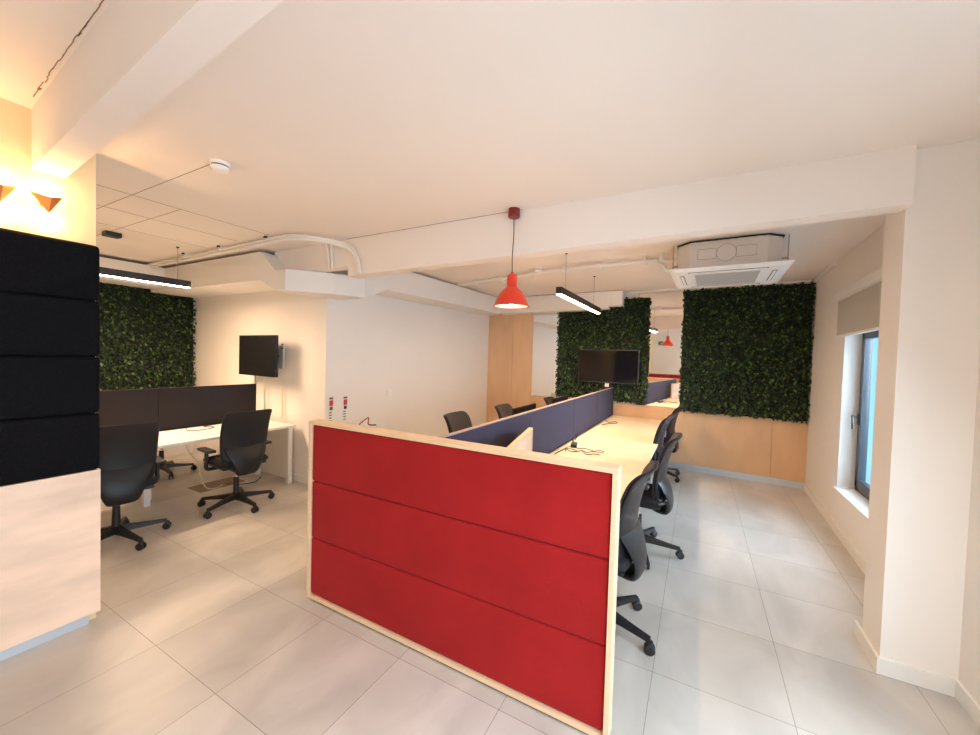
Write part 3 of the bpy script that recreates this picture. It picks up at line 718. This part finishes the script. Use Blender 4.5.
for x in (-5.3, -4.55, -3.72):
    box('saddle_clip', (x - .008, 2.26, 2.655, x + .008, 2.37, 2.70), 'duct', t); box('clip_bolt', (x - .018, 2.255, 2.68, x + .018, 2.27, 2.698), 'plast', t)
t = thing('cable_conduit', 'short pair of pipes dropping from the ceiling into the duct boxing', 'conduit', (0, 0, 0))
for dx in (0, .05):
    mb = MB(); mb.tube([(-3.33 + dx, 2.64, 2.70), (-3.30 + dx, 2.64, 2.60), (-3.31 + dx, 2.66, 2.43)], .012); mb.build('pipe', 'duct', t, smooth=True)

# ------------------------------------------------------------------ small things
def cable(name, label, cat, pts, rr, m='wire', group=None):
    mb = MB(); mb.tube(pts, rr, n=6); o = mb.build(name, m, smooth=True); return tag(o, label, cat, group)
t = thing('power_adapter', 'black power adapter on the desk at the foot of the navy divider', 'power adapter', (-1.085, 3.86, .71), R(12))
mb = MB(); mb.quadbox(-.03, -.07, 0, .03, .07, .032, .008, 3); mb.build('casing', 'plast', t)
mb = MB(); mb.tube([(0, .07, .016), (-.03, .14, .05), (.02, .2, .10), (.0, .22, .03), (-.03, .28, .008)], .004); mb.build('lead', 'wire', t)
rc = random.Random(5)
for k, (lb) in enumerate(('black loose cable crossing the near desk towards the chairs', 'black cable looped beside the power adapter', 'thin black cable tangled with its plug on the desk')):
    pts = [(-1.13 + .02 * k, 3.72 - .07 * k, .716)]
    for j in range(1, 9):
        pts.append((-1.13 + j * .045 + rc.uniform(-.01, .01), 3.74 + rc.uniform(-.035, .04) - .08 * k + .04 * j / 8, .716 + (.012 if j % 3 == 1 else 0)))
    cable('power_cable', lb, 'cable', pts, .0035, group='cables on the window-side desk')
cable('power_cable', 'short cable coil at the far end of the window-side desk', 'cable', [(-1.13, 5.35, .716), (-1.06, 5.48, .72), (-.98, 5.62, .716), (-1.02, 5.70, .72), (-1.10, 5.62, .716), (-1.16, 5.75, .72)], .0045, group='cables on the window-side desk')
cable('power_cable', 'brown cable lying beside the divider next to the red panel', 'cable', [(-1.17, 2.95, .716), (-1.10, 3.2, .716), (-1.14, 3.45, .716), (-1.12, 3.7, .716)], .005, group='cables on the window-side desk')
cable('power_cable', 'thin dark cable looped on the white desk against the charcoal divider', 'cable', [(-4.93, 2.15, .714), (-4.80, 2.10, .716), (-4.72, 2.2, .714), (-4.78, 2.35, .716), (-4.9, 2.3, .716), (-4.93, 2.5, .72)], .004)
cable('power_cable', 'white cable hanging from the white desk down to the floor box', 'cable', [(-4.86, 2.10, .69), (-4.84, 2.12, .5), (-4.80, 2.20, .34), (-4.88, 2.26, .18), (-4.84, 2.3, .03), (-4.80, 2.38, .006), (-4.86, 2.48, .006)], .006, 'wwire')
cable('power_cable', 'black cable trailing under the white desk towards the skirting', 'cable', [(-4.86, 2.52, .006), (-4.7, 2.62, .006), (-4.66, 2.75, .006), (-4.78, 2.88, .006)], .005)
t = thing('floor_box', 'rectangular brown floor socket box under the white desk', 'floor box', (-4.93, 2.46, 0))
mb = MB(); mb.quadbox(-.17, -.26, 0, .17, .26, .004); mb.build('frame', 'wwire', t)
mb = MB(); mb.quadbox(-.155, -.245, .004, .155, .245, .006); mb.build('lid', 'brown', t)

def wall_card(y, label, cols, z=1.03):
    x = lx(y) + .002
    t = thing('wall_sticker', label, 'sticker', (x, y, z), R(0), 'small stickers on the left wall')
    mb = MB(); mb.quadbox(0, -.032, -.29, .002, .032, .02); mb.build('card', 'trimw', t)
    def p(y0, z0, y1, z1, m): box('printed_block', (.002, y0, z0, .003, y1, z1), m, t)
    p(-.026, -.012, .028, .012, cols[0]); p(-.026, -.09, .028, -.022, cols[1]); p(-.02, -.14, .022, -.10, cols[2])
    for k in range(4): p(-.026, -.175 - .032 * k, .010, -.163 - .032 * k, 'inkp')
wall_card(3.13, 'narrow red and green sticker on the left wall, nearer the corner', ['inkp', 'redp', 'greenp'], 1.05)
wall_card(3.33, 'narrow sticker with a navy block on the left wall, farther from the corner', ['inkp', 'redp', 'bluep'], 1.045)
t = thing('wall_switch', 'small white switch plate on the left wall right of the stickers', 'switch', (lx(4.06) + .001, 4.06, 1.052))
mb = MB(); mb.quadbox(0, -.043, -.043, .01, .043, .043, .002); mb.build('plate', 'acw', t)
mb = MB(); mb.quadbox(.01, -.02, -.03, .014, .02, .03, .002); mb.build('rocker', 'white', t)
# cords on a low shelf behind the red panel
t = thing('storage_cabinet', 'low white cabinet against the left wall hidden behind the red panel', 'cabinet', (-3.66, 3.46, 0))
mb = MB(); mb.quadbox(-.11, -.3, .05, .11, .3, .70); mb.build('body', 'white', t, bev=.003)
for s_ in (-.15, .15):
    mb = MB(); mb.quadbox(.11, s_ - .145, .07, .125, s_ + .145, .69); d_ = mb.build('door', 'white', t, bev=.002)
    mb = MB(); mb.quadbox(.125, s_ - .04, .6, .137, s_ + .04, .61); mb.build('handle', 'gwire', d_)
mb = MB(); mb.quadbox(-.1, -.28, 0, .1, .28, .05); mb.build('plinth', 'plast', t)
cable('audio_cable', 'dark red cable loop on the low cabinet just above the red panel edge', 'cable', [(-3.54, 3.30, .705), (-3.58, 3.36, .74), (-3.60, 3.46, .775), (-3.6, 3.52, .79), (-3.56, 3.48, .72), (-3.5, 3.55, .71)], .008, 'darkred')
# exit sign on the rear wall, seen in the mirror
t = thing('exit_sign', 'small white and green exit sign on the rear wall, reflected in the mirror', 'exit sign', (-2.75, YR + .002, 2.30))
mb = MB(); mb.quadbox(-.11, 0, -.09, .11, .02, .09); mb.build('plate', 'acw', t)
mb = MB(); mb.quadbox(-.09, .02, -.07, .09, .022, .07); mb.build('green_field', 'greenp', t)
mb = MB(); mb.prism([(-.01, .022), (.05, .022), (.05, .0235), (-.01, .0235)], -.02, .02); mb.build('arrow', 'acw', t)

# ------------------------------------------------------------------ light
w = bpy.data.worlds.new('sky'); bpy.context.scene.world = w; w.use_nodes = True
bg = w.node_tree.nodes['Background']; bg.inputs[0].default_value = (.62, .82, 1, 1); bg.inputs[1].default_value = 1.6
def daylight(name, loc, rot, sx, sy, e, col=(.74, .88, 1)):
    l = bpy.data.lights.new(name, 'AREA'); l.shape = 'RECTANGLE'; l.size = sx; l.size_y = sy; l.energy = e; l.color = col
    o = bpy.data.objects.new(name, l); C.objects.link(o); o.location = loc; o.rotation_euler = rot
daylight('window_daylight', (1.42, .65, 1.2), (0, R(48), 0), 2.0, 2.3, 78, (.66, .84, 1))
daylight('window_daylight', (.15, YR - .1, 1.55), (R(90), 0, 0), 1.4, 1.4, 12)
daylight('window_daylight', (2.3, 3.9, 1.9), (0, R(70), 0), 1.8, 2.0, 430, (.62, .82, 1))

s = bpy.context.scene
s.view_settings.view_transform = 'Standard'; s.view_settings.look = 'None'; s.view_settings.gamma = 1; s.view_settings.use_curve_mapping = False
s.view_settings.exposure = .30
s.cycles.use_denoising = True; s.cycles.max_bounces = 10; s.cycles.diffuse_bounces = 6; s.cycles.sample_clamp_indirect = 6
